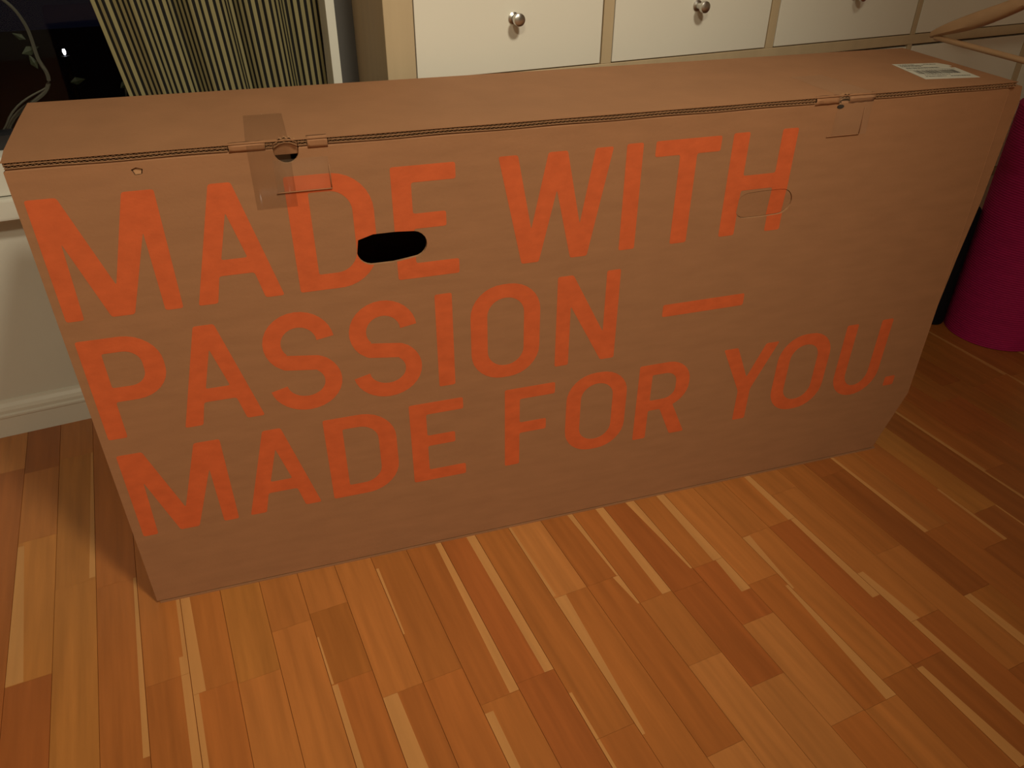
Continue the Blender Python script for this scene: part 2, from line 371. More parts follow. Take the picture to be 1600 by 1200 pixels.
# ------------------------------------------------------------------ outside in the dark
g = MB(); g.box(-14, 8, 1.9, 16, -1.35, -1.25); structure(g.build('ground', M['ground']))
sh = empty('bare_shrub', (-0.30, 2.15, -1.25))
def V(x, y, z): return (x + 0.30, y - 2.15, z + 1.25)
def curve3(pts, n=10):
    out = []
    for i in range(len(pts) - 1):
        p0, p1, p2, p3 = (Vector(pts[max(0, min(len(pts) - 1, i + d))]) for d in (-1, 0, 1, 2))
        for k in range(n):
            t = k / n; out.append(0.5 * ((2 * p1) + (p2 - p0) * t + (2 * p0 - 5 * p1 + 4 * p2 - p3) * t * t + (3 * p1 - p0 - 3 * p2 + p3) * t ** 3))
    return out + [Vector(pts[-1])]
for pts, r in (([V(-.25, 2.2, -1.25), V(-.30, 2.1, 0.2), V(-.27, 1.95, .52), V(-.163, 1.90, .625), V(-.164, 1.90, .685), V(-.168, 1.9, .745), V(-.193, 1.9, .79), V(-.26, 1.92, .83)], .0035),
               ([V(-.30, 2.15, -1.25), V(-.35, 2.05, 0.3), V(-.256, 1.9, .561), V(-.161, 1.90, .628)], .0022),
               ([V(-.2, 2.2, -1.25), V(-.05, 2.1, 0.2), V(-.02, 1.95, .60), V(.02, 1.95, .66), V(0.05, 1.95, .64)], .0018)):
    b_ = MB(); c_ = curve3(pts); b_.tube(c_, [r * (1.6 - 0.9 * i / len(c_)) for i in range(len(c_))], 6); b_.build('branch', M['bark'], sh, smooth=True)
for (x, z, a, s) in ((-.19, .69, .3, .035), (-.17, .66, 1.9, .03), (-.175, .715, 2.6, .025), (-.03, .61, .6, .028), (.01, .65, 2.2, .022), (-.12, .63, 0.1, .03)):
    lf = MB(); c0 = Vector(V(x, 1.91, z)); d = Vector((math.cos(a), 0.2, math.sin(a))); nrm = Vector((-math.sin(a), 0.1, math.cos(a)))
    P5 = [c0, c0 + d * s * .4 + nrm * s * .25, c0 + d * s, c0 + d * s * .4 - nrm * s * .25]
    mid = c0 + d * s * .45 + Vector((0, -.004, 0))
    lf.v = [tuple(p) for p in P5] + [tuple(mid)] + [tuple(mid + Vector((0, .006, 0)))]
    for i in range(4): lf.face((i, (i + 1) % 4, 4)); lf.face(((i + 1) % 4, i, 5))
    lf.build('leaf', M['leaf'], sh)
tag(sh, 'thin bare branches of a shrub in the dark outside the window', 'shrub')
lp = empty('street_lamp', (-0.421, 7.0, -1.25))
q = MB(); q.lathe([(.05, 0), (.05, .04), (.022, .06), (.018, 1.06), (.03, 1.08)], 12); q.build('post', M['dark_metal'], lp, smooth=True)
q = MB(); q.lathe([(.0, 1.085), (.007, 1.09), (.012, 1.11), (.007, 1.13), (.0, 1.135)], 12); q.build('globe', M['far_lamp'], lp, smooth=True)
q = MB(); q.lathe([(.045, 1.135), (.04, 1.15), (.0, 1.175)], 12); q.build('cap', M['dark_metal'], lp, smooth=True)
tag(lp, 'small lit lamp glowing far off in the dark outside the window', 'lamp')

# ------------------------------------------------------------------ curtain
def curtain():
    nx, nz = 260, 26; z0, z1 = 0.06, 2.20; mb = MB(); uvs = {}
    Lc = 0.60                                   # cloth width
    def fold(s):
        return 0.017 * math.sin(s * 2 * math.pi * 3.6 + 0.7) + 0.006 * math.sin(s * 2 * math.pi * 8.3 + 2.0) + 0.0015 * math.sin(s * 2 * math.pi * 15.7)
    for iz in range(nz + 1):
        z = z0 + (z1 - z0) * iz / nz
        zz = min(max(z, 0.30), 1.15)
        xl = -0.012 + (zz - 0.662) * (-0.145); xr = 0.340 - (zz - 0.66) * 0.02
        raw = []
        for i in range(nx + 1):
            s = i / nx
            x = xl + (xr - xl) * (s + 0.013 * math.sin(s * 2 * math.pi * 3.6 + 2.2) * (4 * s * (1 - s)) ** .5)
            raw.append((x, 1.545 + fold(s + 0.02 * math.sin(z * 2.0) * s) * (0.85 + 0.25 * (z - .6)), z))
        # equalise the cloth length along each row
        cum = [0.0]
        for a, b2 in zip(raw[:-1], raw[1:]): cum.append(cum[-1] + math.hypot(b2[0] - a[0], b2[1] - a[1]))
        for i, p in enumerate(raw): uvs[len(mb.v)] = (cum[i] / cum[-1] * Lc, z); mb.v.append(p)
    for iz in range(nz):
        for i in range(nx): a = iz * (nx + 1) + i; mb.face((a, a + 1, a + nx + 2, a + nx + 1))
    me = bpy.data.meshes.new('curtain'); me.from_pydata(mb.v, [], mb.f); me.materials.append(M['curtain'])
    ul = me.uv_layers.new(name='UVMap')
    for l in me.loops: ul.data[l.index].uv = uvs[l.vertex_index]
    me.polygons.foreach_set('use_smooth', [True] * len(me.polygons)); me.update()
    o = link('curtain', me); sd = o.modifiers.new('thick', 'SOLIDIFY'); sd.thickness = 0.0012
    return o
tag(curtain(), 'black and beige vertically striped curtain gathered beside the dark window', 'curtain')

# ------------------------------------------------------------------ shelf unit with drawers
SX0, SY, SD = 0.378, 1.300, 0.197
shelf = empty('shelf_unit', (SX0, SY, 0)); tag(shelf, 'birch shelf unit filled with white drawers behind the cardboard box', 'shelf')
cols = [(0.427, 0.779), (0.800, 1.1555), (1.1745, 1.553), (1.566, 1.940), (1.960, 2.330)]
rails = [(0.0, 0.045), (0.337, 0.357), (0.685, 0.705), (1.052, 1.072), (1.419, 1.464)]
HT = rails[-1][1]; XE = cols[-1][1] + 0.049
def sbox(name, x0, x1, y0, y1, z0, z1, m='birch', bv=0.0008):
    q = MB(); q.box(x0 - SX0, x1 - SX0, y0, y1, z0, z1); o = q.build(name, M[m], shelf); return bevel(o, bv, 1) if bv else o
sbox('side_panel', SX0, cols[0][0], 0, SD, 0, HT); sbox('side_panel', cols[-1][1], XE, 0, SD, 0, HT)
for i, (a, b2) in enumerate(rails):
    sbox('top_panel' if i == 4 else 'bottom_panel' if i == 0 else 'rail', cols[0][0], cols[-1][1], 0.0 if i in (0, 4) else 0.0003, SD, a, b2)
for i in range(4):
    for r in range(4): sbox('divider', cols[i][1], cols[i + 1][0], 0.0006, SD, rails[r][1], rails[r + 1][0])
sbox('back_panel', cols[0][0], cols[-1][1], SD - 0.004, SD, rails[0][1], rails[-1][0], 'drawer', 0)
kn = MB()
kp = [(.0095, 0), (.0095, .002), (.0055, .004), (.005, .013), (.0075, .016), (.0098, .019), (.0105, .023), (.0098, .0265), (.0065, .0285), (.001, .0292)]
kn.lathe(kp, 20); kme = kn.mesh('knob', M['steel'], smooth=True)
kme.transform(Matrix.Rotation(math.radians(90), 4, 'X'))
dm = {}
for r in range(4):
    za, zb = rails[r][1], rails[r + 1][0]
    for (x0, x1) in cols:
        for h in range(2):
            hh = (zb - za) / 2; z0 = za + h * hh + 0.0018; z1 = za + (h + 1) * hh - 0.0012
            if r == 1 and h == 1: z1 -= 0.003
            w = x1 - x0 - 0.0045; key = (round(w, 4), round(z1 - z0, 4))
            if key not in dm:
                q = MB(); q.box(-w / 2, w / 2, 0.001, 0.016, -(z1 - z0) / 2, (z1 - z0) / 2); q.box(-w / 2 + .012, w / 2 - .012, 0.016, SD - .008, -(z1 - z0) / 2 + .004, (z1 - z0) / 2 - .025)
                t_ = q.build('drawer_tmp', M['drawer']); bevel(t_, 0.0008, 1); dm[key] = t_.data; bpy.data.objects.remove(t_)
            d = link('drawer', dm[key], shelf, ((x0 + x1) / 2 - SX0 - 0.0003, 0.0, (z0 + z1) / 2))
            link('knob', kme, d, (0, 0.001, 0.0))

# ------------------------------------------------------------------ THE BOX
YAW = math.radians(-7.3591)
box = empty('cardboard_box', (-0.1571, 1.0243, 0.0), YAW)
tag(box, 'large flat brown cardboard carton with orange capital lettering standing on the parquet', 'box')
U, H, D = 1.4275, 0.7125, 0.285
hole = [(0.3815, 0.5670)] + arc(0.404, 0.5705, .0225, .0205, 180, 270, 6)[1:] + arc(0.4575, 0.5745, .0205, .0225, -70, 60, 8) + [(0.437, 0.5905), (0.404, 0.5905), (0.386, 0.586)]
hole = [(0.3815, 0.566)] + arc(0.403, 0.567, .0215, .0205, 190, 275, 6) + [(0.43, .5465), (0.450, 0.549)] + arc(0.4575, 0.5695, .0205, .0195, -70, 80, 9) + [(0.437, .5905), (0.405, 0.5905), (0.3845, 0.5845)]
hole = hole[::1]
flap = arc(0.981, 0.5685, .0205, .0205, 90, 270, 10) + [(1.01, .5475)] + arc(1.039, 0.569, .0215, .0205, -90, 90, 10) + [(1.01, .590)]
notch = [(0.2945, H + .002)] + arc(0.3095, 0.7105, .0150, .0155, 180, 360, 12) + [(0.3245, H + .002)]
chip = [(.131, .7035), (.137, .706), (.144, .7035), (.142, .697), (.134, .6965)]
outline = [(0.0, 0.0055), (1.402, 0.0055), (1.415, 0.020), (1.4265, 0.055), (1.4305, 0.10), (1.4305, 0.30), (1.4305, 0.50), (1.4275, H), (0.0, H)]
crease = [(1.385, 0.0055), (1.4305, 0.13)]
def dent(u, v):        # crushed lower right corner pushed back
    (x0, y0), (x1, y1) = crease; L = math.hypot(x1 - x0, y1 - y0)
    d = ((u - x0) * (y1 - y0) - (v - y0) * (x1 - x0)) / L
    return 1.8 * d if d > 0 and u > 1.36 else 0.0
def keep_front(c):
    return inside(c, outline) and not inside(c, hole) and not inside(c, flap) and not inside(c, notch) and not inside(c, chip)
sheet('front_panel', [outline, hole, flap, notch, chip], keep_front, 0.0, 0.005, [M['card'], M['card_edge']], box, [crease], dent)
# handle flap: punched but still closed, slightly pushed in at its lower edge
fl_in = [(1.0103 + (u - 1.0103) * 0.985, 0.569 + (v - 0.569) * 0.965) for u, v in flap]
def fdisp(u, v): return 0.0030 * (0.590 - v) / 0.042 + 0.0004
sheet('handle_flap', [fl_in], lambda c: inside(c, fl_in), 0.0, 0.006, [M['card'], M['card_edge']], box, disp=fdisp)
chip_in = [(.1375 + (u - .1375) * .8, .701 + (v - .701) * .8) for u, v in chip]
o = sheet('torn_nick', [chip_in], lambda c: inside(c, chip_in), 0.0006, 0.006, [M['card_edge'], M['card_edge']], box, disp=lambda u, v: (v - .697) * 0.35)
o['label'] = 'small torn nick in the cardboard near the upper edge'
# other walls of the carton
def quadslab(name, pts, t, m=None):
    """slab from 4 corner points, thickness along t"""
    mb = MB(); t = Vector(t); a = [Vector(p) for p in pts]
    mb.v = [tuple(p) for p in a] + [tuple(p + t) for p in a]
    for q_ in ((0, 1, 2, 3), (7, 6, 5, 4), (0, 4, 5, 1), (1, 5, 6, 2), (2, 6, 7, 3), (3, 7, 4, 0)): mb.face(q_)
    return mb.build(name, m or M['card'], box)
quadslab('back_panel', [(-.004, D - .007, .006), (1.43, D - .007, .006), (1.452, D - .007, H), (-.020, D - .007, H)], (0, .007, 0))
quadslab('side_panel', [(.0, .007, .006), (-.004, D - .007, .006), (-.020, D - .007, H), (.0, .007, H)], (.006, 0, 0))
quadslab('side_panel', [(1.400, .012, .006), (1.428, D - .007, .006), (1.450, D - .007, H), (1.4215, .012, H)], (-.006, 0, 0))
bt = MB(); bt.box(0.004, 1.392, -0.0006, D - .002, 0.0, 0.0030); bt.build('bottom_flap', M['card'], box)
# glued side flap showing past the right edge
sf = MB(); poly = [(1.4180, .7150), (1.4215, .10), (1.4345, .30), (1.4430, .42), (1.4530, .52), (1.4610, .692), (1.4560, .7150)]
sf.v = [(u, .0045, v) for u, v in poly] + [(u, .016, v) for u, v in poly]; n6 = len(poly)
sf.face(tuple(range(n6))); sf.face(tuple(n6 + i for i in reversed(range(n6))))
for i in range(n6): j = (i + 1) % n6; sf.face((i, j, n6 + j, n6 + i))
sf.build('side_flap', M['card'], box)
q = MB(); q.tube([(1.4268, .0008, .7080), (1.4300, .0008, .50), (1.4300, .0008, .13)], .0013, 8); q.build('folded_edge', M['card'], box, smooth=True)
# fold roll along the top of the front panel
def rollseg(u0, u1):
    q = MB(); q.tube([(u0, .0040, H - .0005), (u1, .0040, H - .0005)], .0038, 10); q.build('folded_edge', M['card'], box, smooth=True)
for a, b2 in ((0.002, .2940), (.3250, 1.085), (1.113, 1.425)): rollseg(a, b2)
# lid
ZL0, ZL1 = H + .0035, H + .0115
lid = MB(); lp_ = [(0.0, .006), (1.436, .006), (1.458, D - .006), (1.457, D), (-.022, D), (-.017, .195), (-.006, .05)]
lid.prism(lp_, ZL0 + .0004, ZL1); lid.build('lid', [M['card']], box)
lt = MB(); lt.prism([(0, -.0015), (1.438, -.0015), (1.436, .0065), (0, .0065)], ZL1 - .0008, ZL1 + .0001)
lt.build('lid_liner', M['card'], box)
def flute_edge(u0, u1, z0=ZL0, z1=ZL1 - .0008, bow=None, wob=0.0005):
    mb = MB(); zm = (z0 + z1) / 2 + .0003; y0, y1 = -.0012, .0060; pitch = .0062
    bz = bow or (lambda u: 0.0)
    nseg = max(4, int((u1 - u0) / .02)); 
    for zc, th in ((z0, .0006), (zm, .0006)):
        for i in range(nseg):
            a, b2 = u0 + (u1 - u0) * i / nseg, u0 + (u1 - u0) * (i + 1) / nseg
            za, zb = zc + bz(a) + wob * math.sin(a * 40), zc + bz(b2) + wob * math.sin(b2 * 40)
            mb.quad((a, y0, za), (b2, y0, zb), (b2, y0, zb + th), (a, y0, za + th)); mb.quad((a, y0, za + th), (b2, y0, zb + th), (b2, y1, zb + th), (a, y1, za + th)); mb.quad((a, y1, za), (b2, y1, zb), (b2, y0, zb), (a, y0, za))
    for lo_, hi_, ph in ((z0 + .0006, zm, 0.0), (zm + .0006, z1, 0.4)):
        nz = int((u1 - u0) / pitch * 4); pr = None
        for i in range(nz + 1):
            u = u0 + (u1 - u0) * i / nz; w = wob * math.sin(u * 40)
            z = (lo_ + hi_) / 2 + (hi_ - lo_) * .42 * math.sin((u / pitch + ph) * 2 * math.pi) + bz(u) + w
            if pr:
                (pu, pz) = pr
                mb.quad((pu, y0 + .0004, pz - .0002), (u, y0 + .0004, z - .0002), (u, y0 + .0004, z + .0002), (pu, y0 + .0004, pz + .0002))
                mb.quad((pu, y0 + .0004, pz), (u, y0 + .0004, z), (u, y1, z), (pu, y1, pz))
            pr = (u, z)
    return mb.build('corrugated_edge', M['card_edge'], box)
flute_edge(0.002, 0.2425); flute_edge(0.3615, 1.066); flute_edge(1.171, 1.437)
# left closure: taped fold, thumb tongue
def band(name, u0, u1, prof_, m, jitter=0.0):
    """strip running over the edge; prof_ = list of (y, z)"""
    mb = MB(); nn = 6
    for i in range(nn + 1):
        u = u0 + (u1 - u0) * i / nn
        for (y, z) in prof_: mb.v.append((u + random.uniform(-jitter, jitter), y + random.uniform(-jitter, jitter) * .3, z + random.uniform(-jitter, jitter) * .3))
    k_ = len(prof_)
    for i in range(nn):
        for j in range(k_ - 1): mb.face((i * k_ + j, (i + 1) * k_ + j, (i + 1) * k_ + j + 1, i * k_ + j + 1))
    o = mb.build(name, m, box, smooth=True); sd = o.modifiers.new('thick', 'SOLIDIFY'); sd.thickness = 0.0003; return o
ET = ZL1 + .0006
band('closure_fold', .2435, .2860, [(.0065, ZL1), (.001, ZL1 + .0004), (-.0017, ZL0 + .005), (-.0014, ZL0 + .001), (-.0004, H + .0012)], M['card'], .0005)
band('closure_fold', .3360, .3605, [(.010, ZL1 + .0008), (.003, ZL1 + .001), (-.0016, ZL0 + .005), (-.0012, ZL0), (-.0004, H - .001)], M['card'])
flute_edge(.2865, .2945, bow=lambda u: .0006); 
flute_edge(.2955, .3235, bow=lambda u: .0050 * (1 - ((u - .3095) / .0140) ** 2)); flute_edge(.3245, .3355)
th = MB(); pts = arc(.3095, 0, .0145, .0062, 0, 180, 12)
th.v = [(x, .0015, H - .0055 + .0145 - 0.0012 - (.0062 - abs(z)) * 0 ) for x, z in pts] + [(x, .0055, H - .0075 + .0) for x, z in pts]
for i in range(12): th.face((i, i + 1, 14 + i, 13 + i))
th.build('thumb_tongue', M['card'], box)
o = band('packing_tape', .264, .314, [(.128, ET), (.006, ET), (-.0022, ZL0 + .005), (-.0016, H - .004), (-.0009, H - .012), (-.0009, .640)], M['tape']); o['label'] = 'clear tape strip over the left closure'
band('packing_tape', .292, .3590, [(-.0012, .7005), (-.0012, .6595)], M['tape_pale'])
band('tape_crease', .291, .3595, [(-.0014, .6600), (-.0026, .6592), (-.0014, .6584)], M['card'])
band('tape_crease', .3584, .3594, [(-.0014, .690), (-.0020, .675), (-.0014, .660)], M['card'])
# right closure
band('closure_fold', 1.067, 1.1085, [(.0065, ZL1), (.001, ZL1 + .0004), (-.0018, ZL0 + .003), (-.0012, ZL0), (-.0006, H)], M['card'], .0012)
band('closure_fold', 1.125, 1.170, [(.0065, ZL1), (.001, ZL1 + .0008), (-.0022, ZL0 + .003), (-.0012, ZL0), (-.0006, H)], M['card'], .0014)
flute_edge(1.107, 1.126, bow=lambda u: .003 * (1 - ((u - 1.1165) / .0095) ** 2), wob=.0012)
dk = MB(); dk.v = [(u, -.0007, v) for u, v in arc(1.112, H - .0045, .006, .0030, 0, 345, 15)] + [(u, .003, v) for u, v in arc(1.112, H - .0045, .006, .0030, 0, 345, 15)]
dk.face(tuple(range(16))); dk.face(tuple(16 + i for i in reversed(range(16))))
for i in range(16): dk.face((i, (i + 1) % 16, 16 + (i + 1) % 16, 16 + i))
dk.build('closure_slot', M['foam_black'], box)
o = band('packing_tape', 1.106, 1.168, [(.126, ET), (.006, ET), (-.003, ZL0 + .005), (-.0020, H - .004), (-.0009, H - .012), (-.0009, .664)], M['tape_pale'], .0006); o['label'] = 'pale crumpled tape strip over the right closure'
band('tape_crease', 1.098, 1.156, [(-.0014, .6655), (-.0022, .6648), (-.0014, .6640)], M['card'])
band('tape_crease', 1.1555, 1.1565, [(-.0010, .705), (-.0018, .685), (-.0010, .665)], M['card'])
# scuffs
for (a, b_v, L_, sl_) in ((.268, .108, .075, .03), (.30, .066, .05, .01), (.335, .074, .03, .02)):
    q = MB(); q.quad((a, -.0003, b_v), (a + L_, -.0003, b_v + sl_ * L_ * 2), (a + L_, -.0003, b_v + sl_ * L_ * 2 + .0009), (a, -.0003, b_v + .0012)); q.build('scuff_mark', M['tape_pale'], box)

# lettering -----------------------------------------------------------------
C = 0.160
def rr(x0, x1, y0, y1, r):
    return arc(x1 - r, y0 + r, r, r, -90, 0) + arc(x1 - r, y1 - r, r, r, 0, 90) + arc(x0 + r, y1 - r, r, r, 90, 180) + arc(x0 + r, y0 + r, r, r, 180, 270)
def g_M(): return [(0, 0), (.021, 0), (.0235, .104), (.0535, 0), (.081, 0), (.1160, .108), (.118, 0), (.140, 0), (.140, C), (.104, C), (.0695, .043), (.034, C), (0, C)], []
def g_A(): return [(0, 0), (.0245, 0), (.033, .038), (.077, .038), (.0855, 0), (.110, 0), (.069, C), (.0425, C)], [[(.0395, .060), (.0720, .060), (.0557, .122)]]
def g_D(): return [(0, 0), (.050, 0)] + arc(.055, .054, .054, .054, -85, 0) + arc(.055, .106, .054, .054, 0, 85) + [(.050, C), (0, C)], \
                  [[(.0275, .023), (.050, .023)] + arc(.052, .052, .029, .029, -85, 0) + arc(.052, .108, .029, .029, 0, 85) + [(.050, .137), (.0275, .137)]]
def g_E(): return [(0, 0), (.088, 0), (.088, .0225), (.0265, .0225), (.0265, .073), (.072, .073), (.072, .0945), (.0265, .0945), (.0265, .1375), (.087, .1375), (.087, C), (0, C)], []
def g_F(): return [(0, 0), (.0255, 0), (.0255, .067), (.072, .067), (.072, .089), (.0255, .089), (.0255, .1375), (.086, .1375), (.086, C), (0, C)], []
def g_W(): return [(0, C), (.0345, 0), (.061, 0), (.0855, .106), (.110, 0), (.1365, 0), (.168, C), (.141, C), (.1225, .052), (.0995, C), (.0715, C), (.0485, .052), (.0275, C)], []
def g_I(): return [(0, 0), (.0255, 0), (.0255, C), (0, C)], []
def g_T(): return [(.040, 0), (.0675, 0), (.0675, .1375), (.105, .1375), (.105, C), (0, C), (0, .1375), (.040, .1375)], []
def g_H(): return [(0, 0), (.027, 0), (.027, .0715), (.082, .0715), (.082, 0), (.109, 0), (.109, C), (.082, C), (.082, .0945), (.027, .0945), (.027, C), (0, C)], []
def g_P(): return [(0, 0), (.0250, 0), (.0250, .0605), (.050, .0605)] + arc(.052, .1055, .046, .045, -88, 0) + arc(.052, .1145, .046, .0455, 0, 88) + [(.050, C), (0, C)], \
                  [[(.0260, .0835), (.048, .0835)] + arc(.050, .1045, .0215, .0210, -85, 0) + arc(.050, .1165, .0215, .0210, 0, 85) + [(.048, .1375), (.0260, .1375)]]
def g_R(): return [(0, 0), (.0245, 0), (.0245, .061), (.047, .061), (.0725, 0), (.101, 0), (.0715, .0665)] + arc(.053, .108, .0455, .045, -60, 0, 6) + arc(.053, .1145, .0455, .0455, 0, 88) + [(.050, C), (0, C)], \
                  [[(.0255, .0830), (.048, .0830)] + arc(.051, .104, .0215, .0210, -85, 0) + arc(.051, .1165, .0215, .0210, 0, 85) + [(.048, .1375), (.0255, .1375)]]
def g_O(): return rr(0, .110, -.002, C + .002, .0500), [rr(.0260, .084, .0205, C - .0205, .0285)]
def g_N(): return [(0, 0), (.0230, 0), (.0230, .107), (.0790, 0), (.103, 0), (.103, C), (.080, C), (.080, .053), (.0250, C), (0, C)], []
def g_Y(): return [(.043, 0), (.0680, 0), (.0680, .066), (.110, C), (.0835, C), (.0555, .094), (.0275, C), (0, C), (.043, .066)], []
def g_U(): return [(0, C)] + arc(.050, .048, .050, .050, 180, 270) + arc(.050, .048, .050, .050, 270, 360) + [(.100, C), (.0755, C)] + arc(.050, .050, .0255, .0295, 0, -180, 14) + [(.0245, C)], []
def g_S():
    w = .0122
    top_ = arc(.0505, .1125, .0365, .0375, 5, 90, 8) + arc(.0505, .1125, .0375, .0375, 90, 232, 12)[1:]
    bot_ = arc(.0520, .0455, .0390, .0365, 58, 0, 7) + arc(.0520, .0455, .0390, .0355, 0, -90, 8)[1:] + arc(.0520, .0455, .0395, .0355, -90, -172, 8)[1:]
    path = [Vector(p) for p in top_ + bot_]; L_, R_ = [], []
    for i, p in enumerate(path):
        t = (path[min(i + 1, len(path) - 1)] - path[max(i - 1, 0)]).normalized(); nn = Vector((-t.y, t.x)); L_.append(tuple(p + nn * w)); R_.append(tuple(p - nn * w))
    return L_ + R_[::-1], []
def g_dash(): return [(0, 0), (.149, 0), (.149, .022), (0, .022)], []
def g_dot(): return [(0, 0), (.023, 0), (.023, .021), (0, .021)], []
GL = dict(M=g_M, A=g_A, D=g_D, E=g_E, W=g_W, I=g_I, T=g_T, H=g_H, P=g_P, S=g_S, O=g_O, N=g_N, F=g_F, R=g_R, Y=g_Y, U=g_U)
TXT = [('M', .010, .5185), ('A', .169, .5185), ('D', .3005, .5185), ('E', .4345, .5185), ('W', .581, .5195), ('I', .769, .521), ('T', .814, .521), ('H', .938, .5225),
       ('P', .011, .331), ('A', .1125, .331), ('S', .2365, .330), ('S', .356, .330), ('I', .484, .330), ('O', .5365, .330), ('N', .6735, .3315), ('dash', .857, .393),
       ('M', .013, .146), ('A', .171, .147), ('D', .3015, .147), ('E', .4335, .148), ('F', .590, .146), ('O', .6975, .149), ('R', .828, .148), ('Y', .987, .150), ('O', 1.1025, .152), ('U', 1.2370, .158), ('dot', 1.360, .162)]
GL['dash'] = g_dash; GL['dot'] = g_dot
SC3 = {.146: .975, .147: .975, .148: .970, .149: .970, .150: .985, .152: .990, .158: .985}
for ch, x, y in TXT:
    out_, holes_ = GL[ch](); sy = SC3.get(y, 1.0) if ch not in ('dash', 'dot') else 1.0
    if abs(y - .331) < .002: sy = .990
    f_out = soft([(x + a, y + b2 * sy) for a, b2 in out_]); f_h = [soft([(x + a, y + b2 * sy) for a, b2 in h], .003) for h in holes_]
    def kp_(c, extra=None): return inside(c, f_out) and not any(inside(c, h) for h in f_h)
    cut = [hole] if ch in 'DE' and y > .5 else [flap] if ch == 'H' else []
    nm = 'printed_dash' if ch == 'dash' else 'printed_full_stop' if ch == 'dot' else 'printed_letter'
    base_ = lambda c: kp_(c) and not any(inside(c, k_) for k_ in cut)
    if ch == 'H':                       # the punched flap cuts the right leg off below it
        foot_ = lambda c: c[0] > x + .06 and c[1] < .5605
        sheet(nm, [f_out] + cut, lambda c: base_(c) and not foot_(c), -.0002, -.00002, M['ink'], box)
        sheet(nm, [f_out] + cut, lambda c: base_(c) and foot_(c), -.0002, -.00002, M['ink'], box)
    else: sheet(nm, [f_out] + f_h + cut, base_, -.0002, -.00002, M['ink'], box)
    if ch == 'H':
        sheet('printed_letter', [f_out, fl_in], (lambda c: c[0] > 1.0 and kp_(c) and inside(c, fl_in)), -.0002, -.00002, M['ink'], box, disp=fdisp)
        sheet('printed_letter', [f_out, fl_in], (lambda c: c[0] < 1.0 and kp_(c) and inside(c, fl_in)), -.0002, -.00002, M['ink'], box, disp=fdisp)

# shipping label on the lid ---------------------------------------------------
lab = link('shipping_label', None, None) if False else None
LO = Vector((1.307, .054)); LX = (Vector((1.403, .041)) - LO); LY = (Vector((1.333, .163)) - LO)
def lab_quad(mb, a0, a1, b0, b1, z):
    pts = [LO + LX * a + LY * b2 for a, b2 in ((a0, b0), (a1, b0), (a1, b1), (a0, b1))]
    mb.quad(*[(p.x, p.y, z) for p in pts])
mb = MB(); pts = [LO + LX * a + LY * b2 for a, b2 in ((0, 0), (1, 0), (1, .66), (.93, .66), (.93, .76), (1, .76), (.99, .84), (.87, 1.0), (0, 1))]
mb.prism([(p.x, p.y) for p in pts], ZL1 + .0001, ZL1 + .0006); lab = mb.build('shipping_label', M['label'], box); lab['label'] = 'white address label with a barcode'
zq = ZL1 + .0008; mb = MB(); random.seed(3); a = .10
while a < .86:
    w = random.choice((.008, .012, .02, .03)); lab_quad(mb, a, a + w, .30, .52, zq); a += w + random.choice((.010, .016, .022))
mb.build('barcode', M['print'], lab)
mb = MB()
for (b0, hgt, a0, a1) in ((.90, .03, .06, .36), (.84, .03, .06, .50), (.78, .03, .06, .42), (.66, .05, .08, .70), (.57, .012, .04, .92), (.22, .025, .14, .62), (.12, .03, .10, .46), (.12, .03, .56, .9), (.90, .03, .55, .78)):
    a = a0
    while a < a1:
        w = random.uniform(.012, .04); lab_quad(mb, a, a + w, b0, b0 + hgt, zq); a += w + random.uniform(.006, .018)
mb.build('printed_lines', M['print'], lab)['kind'] = 'stuff'

# ------------------------------------------------------------------ rolls at the right
my = empty('rolled_exercise_mat', (1.893, 1.095, 0)); tag(my, 'magenta ribbed exercise mat rolled up standing on end right of the box', 'mat')
q = MB(); prof_ = [(.109, 0)]; z = 0.0
while z < .565:
    prof_ += [(.1137, z + .0006), (.1150, z + .0020), (.1150, z + .0036), (.1137, z + .0050)]; z += .0056
prof_ += [(.109, z)]
q.lathe(prof_, 72); q.build('ribbed_roll', M['mat_pink'], my, smooth=True)
q = MB(); sp_ = []
for i in range(200):
    t = i / 199; r = .014 + .096 * t; w = t * 2 * math.pi * 9; sp_.append((r * math.cos(w), r * math.sin(w), z + .0012))
for a_, b2 in zip(sp_[:-1], sp_[1:]):
    d_ = (Vector(b2) - Vector(a_)).normalized(); nn = Vector((-d_.y, d_.x, 0)) * .0035
    q.quad(tuple(Vector(a_) - nn), tuple(Vector(b2) - nn), tuple(Vector(b2) + nn), tuple(Vector(a_) + nn))
q.build('spiral_end', M['mat_core'], my)
bk = empty('foam_roller', (1.789, 1.199, 0)); tag(bk, 'black foam roller standing upright between the box and the magenta mat', 'foam roller')
q = MB(); q.lathe([(.026, 0), (.0285, .001), (.030, .004), (.030, .310), (.0285, .314), (.026, .316), (.012, .316), (.011, .315), (.011, .30)], 40); q.build('roller_body', M['foam_black'], bk, smooth=True)
q = MB(); q.lathe([(.0100, .296), (.0106, .300), (.0106, .3145), (.0080, .3150), (.0078, .300)], 24); q.build('core', M['dark_metal'], bk, smooth=True)

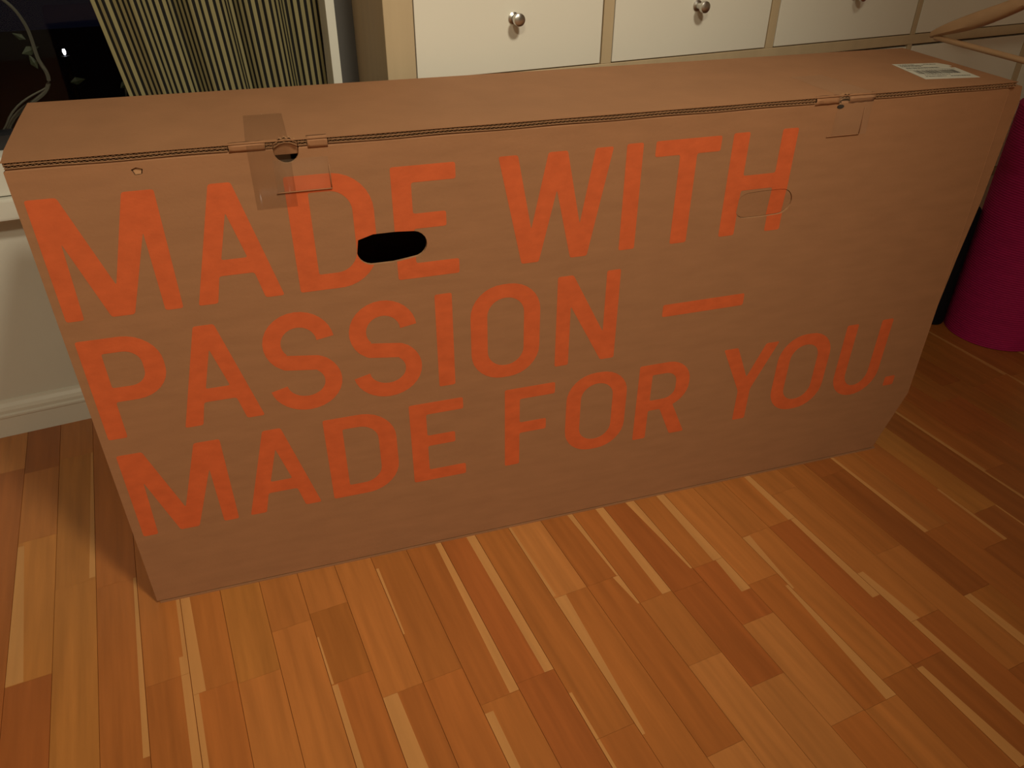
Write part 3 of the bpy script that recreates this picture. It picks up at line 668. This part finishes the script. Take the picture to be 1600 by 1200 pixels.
# ------------------------------------------------------------------ wooden hanger on a clothes rail (only its far end is in the picture)
A = Vector((1.4965, 1.200, .7205)); dh = Vector((-.2080, -.9781, 0)); nrm = Vector((.9781, -.2080, 0)); HW = .215
hg = empty('clothes_hanger', tuple(A + dh * HW)); tag(hg, 'wooden clothes hanger with round trouser bar at the right edge above the box', 'hanger')
def hp(s, z): p = dh * (s - HW); return Vector((p.x, p.y, z))
for sgn in (1, -1):
    q = MB(); n = 14; k = 0
    for i in range(n + 1):
        t = i / n; s = HW * t; zc = .004 + .090 * (t ** 0.9) - .006 * math.sin(math.pi * t)
        hh = .0115 + .004 * math.sin(math.pi * t) - .005 * (1 - t) ** 3; ww = .0120 + .005 * math.sin(math.pi * min(1, t * 1.4)) - .004 * (1 - t) ** 3
        s2 = s if sgn == 1 else 2 * HW - s; c0 = hp(s2, zc)
        for j in range(12):
            w = 2 * math.pi * j / 12; ca, sa = math.cos(w), math.sin(w)
            ca = math.copysign(abs(ca) ** .6, ca); sa = math.copysign(abs(sa) ** .6, sa)
            p = c0 + nrm * (ww * ca) + Vector((0, 0, hh * sa)); q.v.append(tuple(p))
    for i in range(n):
        for j in range(12): j2 = (j + 1) % 12; q.face((i * 12 + j, i * 12 + j2, (i + 1) * 12 + j2, (i + 1) * 12 + j))
    q.face(tuple(range(12))); q.face(tuple(n * 12 + j for j in range(12)))
    q.build('shoulder_arm', M['beech'], hg, smooth=True)
q = MB(); q.tube([hp(.010, 0.0), hp(.1, 0.0), hp(2 * HW - .010, 0.0)], .0055, 12); q.build('trouser_bar', M['beech'], hg, smooth=True)
q = MB(); hk = [hp(HW, .095), hp(HW, .135)] + [hp(HW, .162) + Vector((0, 0, 0)) + nrm * (.022 - .022 * math.cos(a)) * 0 + dh * (.022 * math.sin(a)) + Vector((0, 0, -.022 + .022 * (1 - math.cos(a)) )) for a in [math.radians(x) for x in range(30, 300, 20)]]
hk = [hp(HW, .095), hp(HW, .132)]
for dg in range(-90, 121, 15):
    a = math.radians(dg); hk.append(hp(HW, .156) + dh * (-.022 * math.cos(a)) * (-1) + Vector((0, 0, .024 * math.sin(a))))
q.tube(hk, .0018, 8); q.build('hook', M['steel'], hg, smooth=True)
# rail that carries it, outside the frame
hk_top = A + dh * HW + Vector((0, 0, .156 + .024 - .0018 - .0085))
rl = empty('clothes_rail', (2.45, hk_top.y, 0)); tag(rl, 'plain metal clothes rail just past the right edge carrying the wooden hanger', 'rail')
zr = A.z + .156 + .024 - .0018 - .0080
q = MB(); q.tube([(1.40 - 2.45, 0, zr), (.50, 0, zr)], .008, 14); q.build('bar', M['steel'], rl, smooth=True)
for x in (-.12, .48):
    q = MB(); q.tube([(x, 0, .012), (x, 0, zr - .004)], .010, 12); q.build('post', M['steel'], rl, smooth=True)
    q = MB(); q.box(x - .018, x + .018, -.20, .20, 0, .014); bevel(q.build('foot', M['dark_metal'], rl), .003)

# ------------------------------------------------------------------ bodies of the two added lamps, unseen above the frame
cl = empty('fill_lamp', (LAMP2[0], LAMP2[1], 2.45)); tag(cl, 'added round fill lamp, unseen above the frame', 'lamp')
q = MB(); q.lathe([(.20, 0), (.20, -.02), (.185, -.03), (.06, -.03), (.06, -.02)], 40); q.build('canopy', M['trim'], cl, smooth=True)
q = MB(); q.lathe([(.180, -.031), (.182, -.08), (.165, -.125), (.12, -.148), (.001, -.156)], 40); q.build('diffuser', M['fill_glow'], cl, smooth=True)
sl_ = empty('vignette_spot', (LAMP[0], LAMP[1], 2.45)); tag(sl_, 'added unseen spotlight with a cone that darkens the edges of the view', 'lamp')
q = MB(); q.lathe([(.05, 0), (.05, -.02), (.012, -.022), (.012, -.09), (.001, -.091)], 24); q.build('stem', M['dark_metal'], sl_, smooth=True)
q = MB(); prof2 = [(.03, .150), (.05, .145), (.085, .040), (.083, .040), (.047, .142), (.03, .146)]
q.lathe(prof2, 32); sh_ = q.build('shade', M['dark_metal'], sl_, smooth=True)
sh_.location = (0, 0, LAMP[2] - 2.45); sh_.rotation_euler = (Vector(AIM) - Vector(LAMP)).to_track_quat('-Z', 'Y').to_euler()
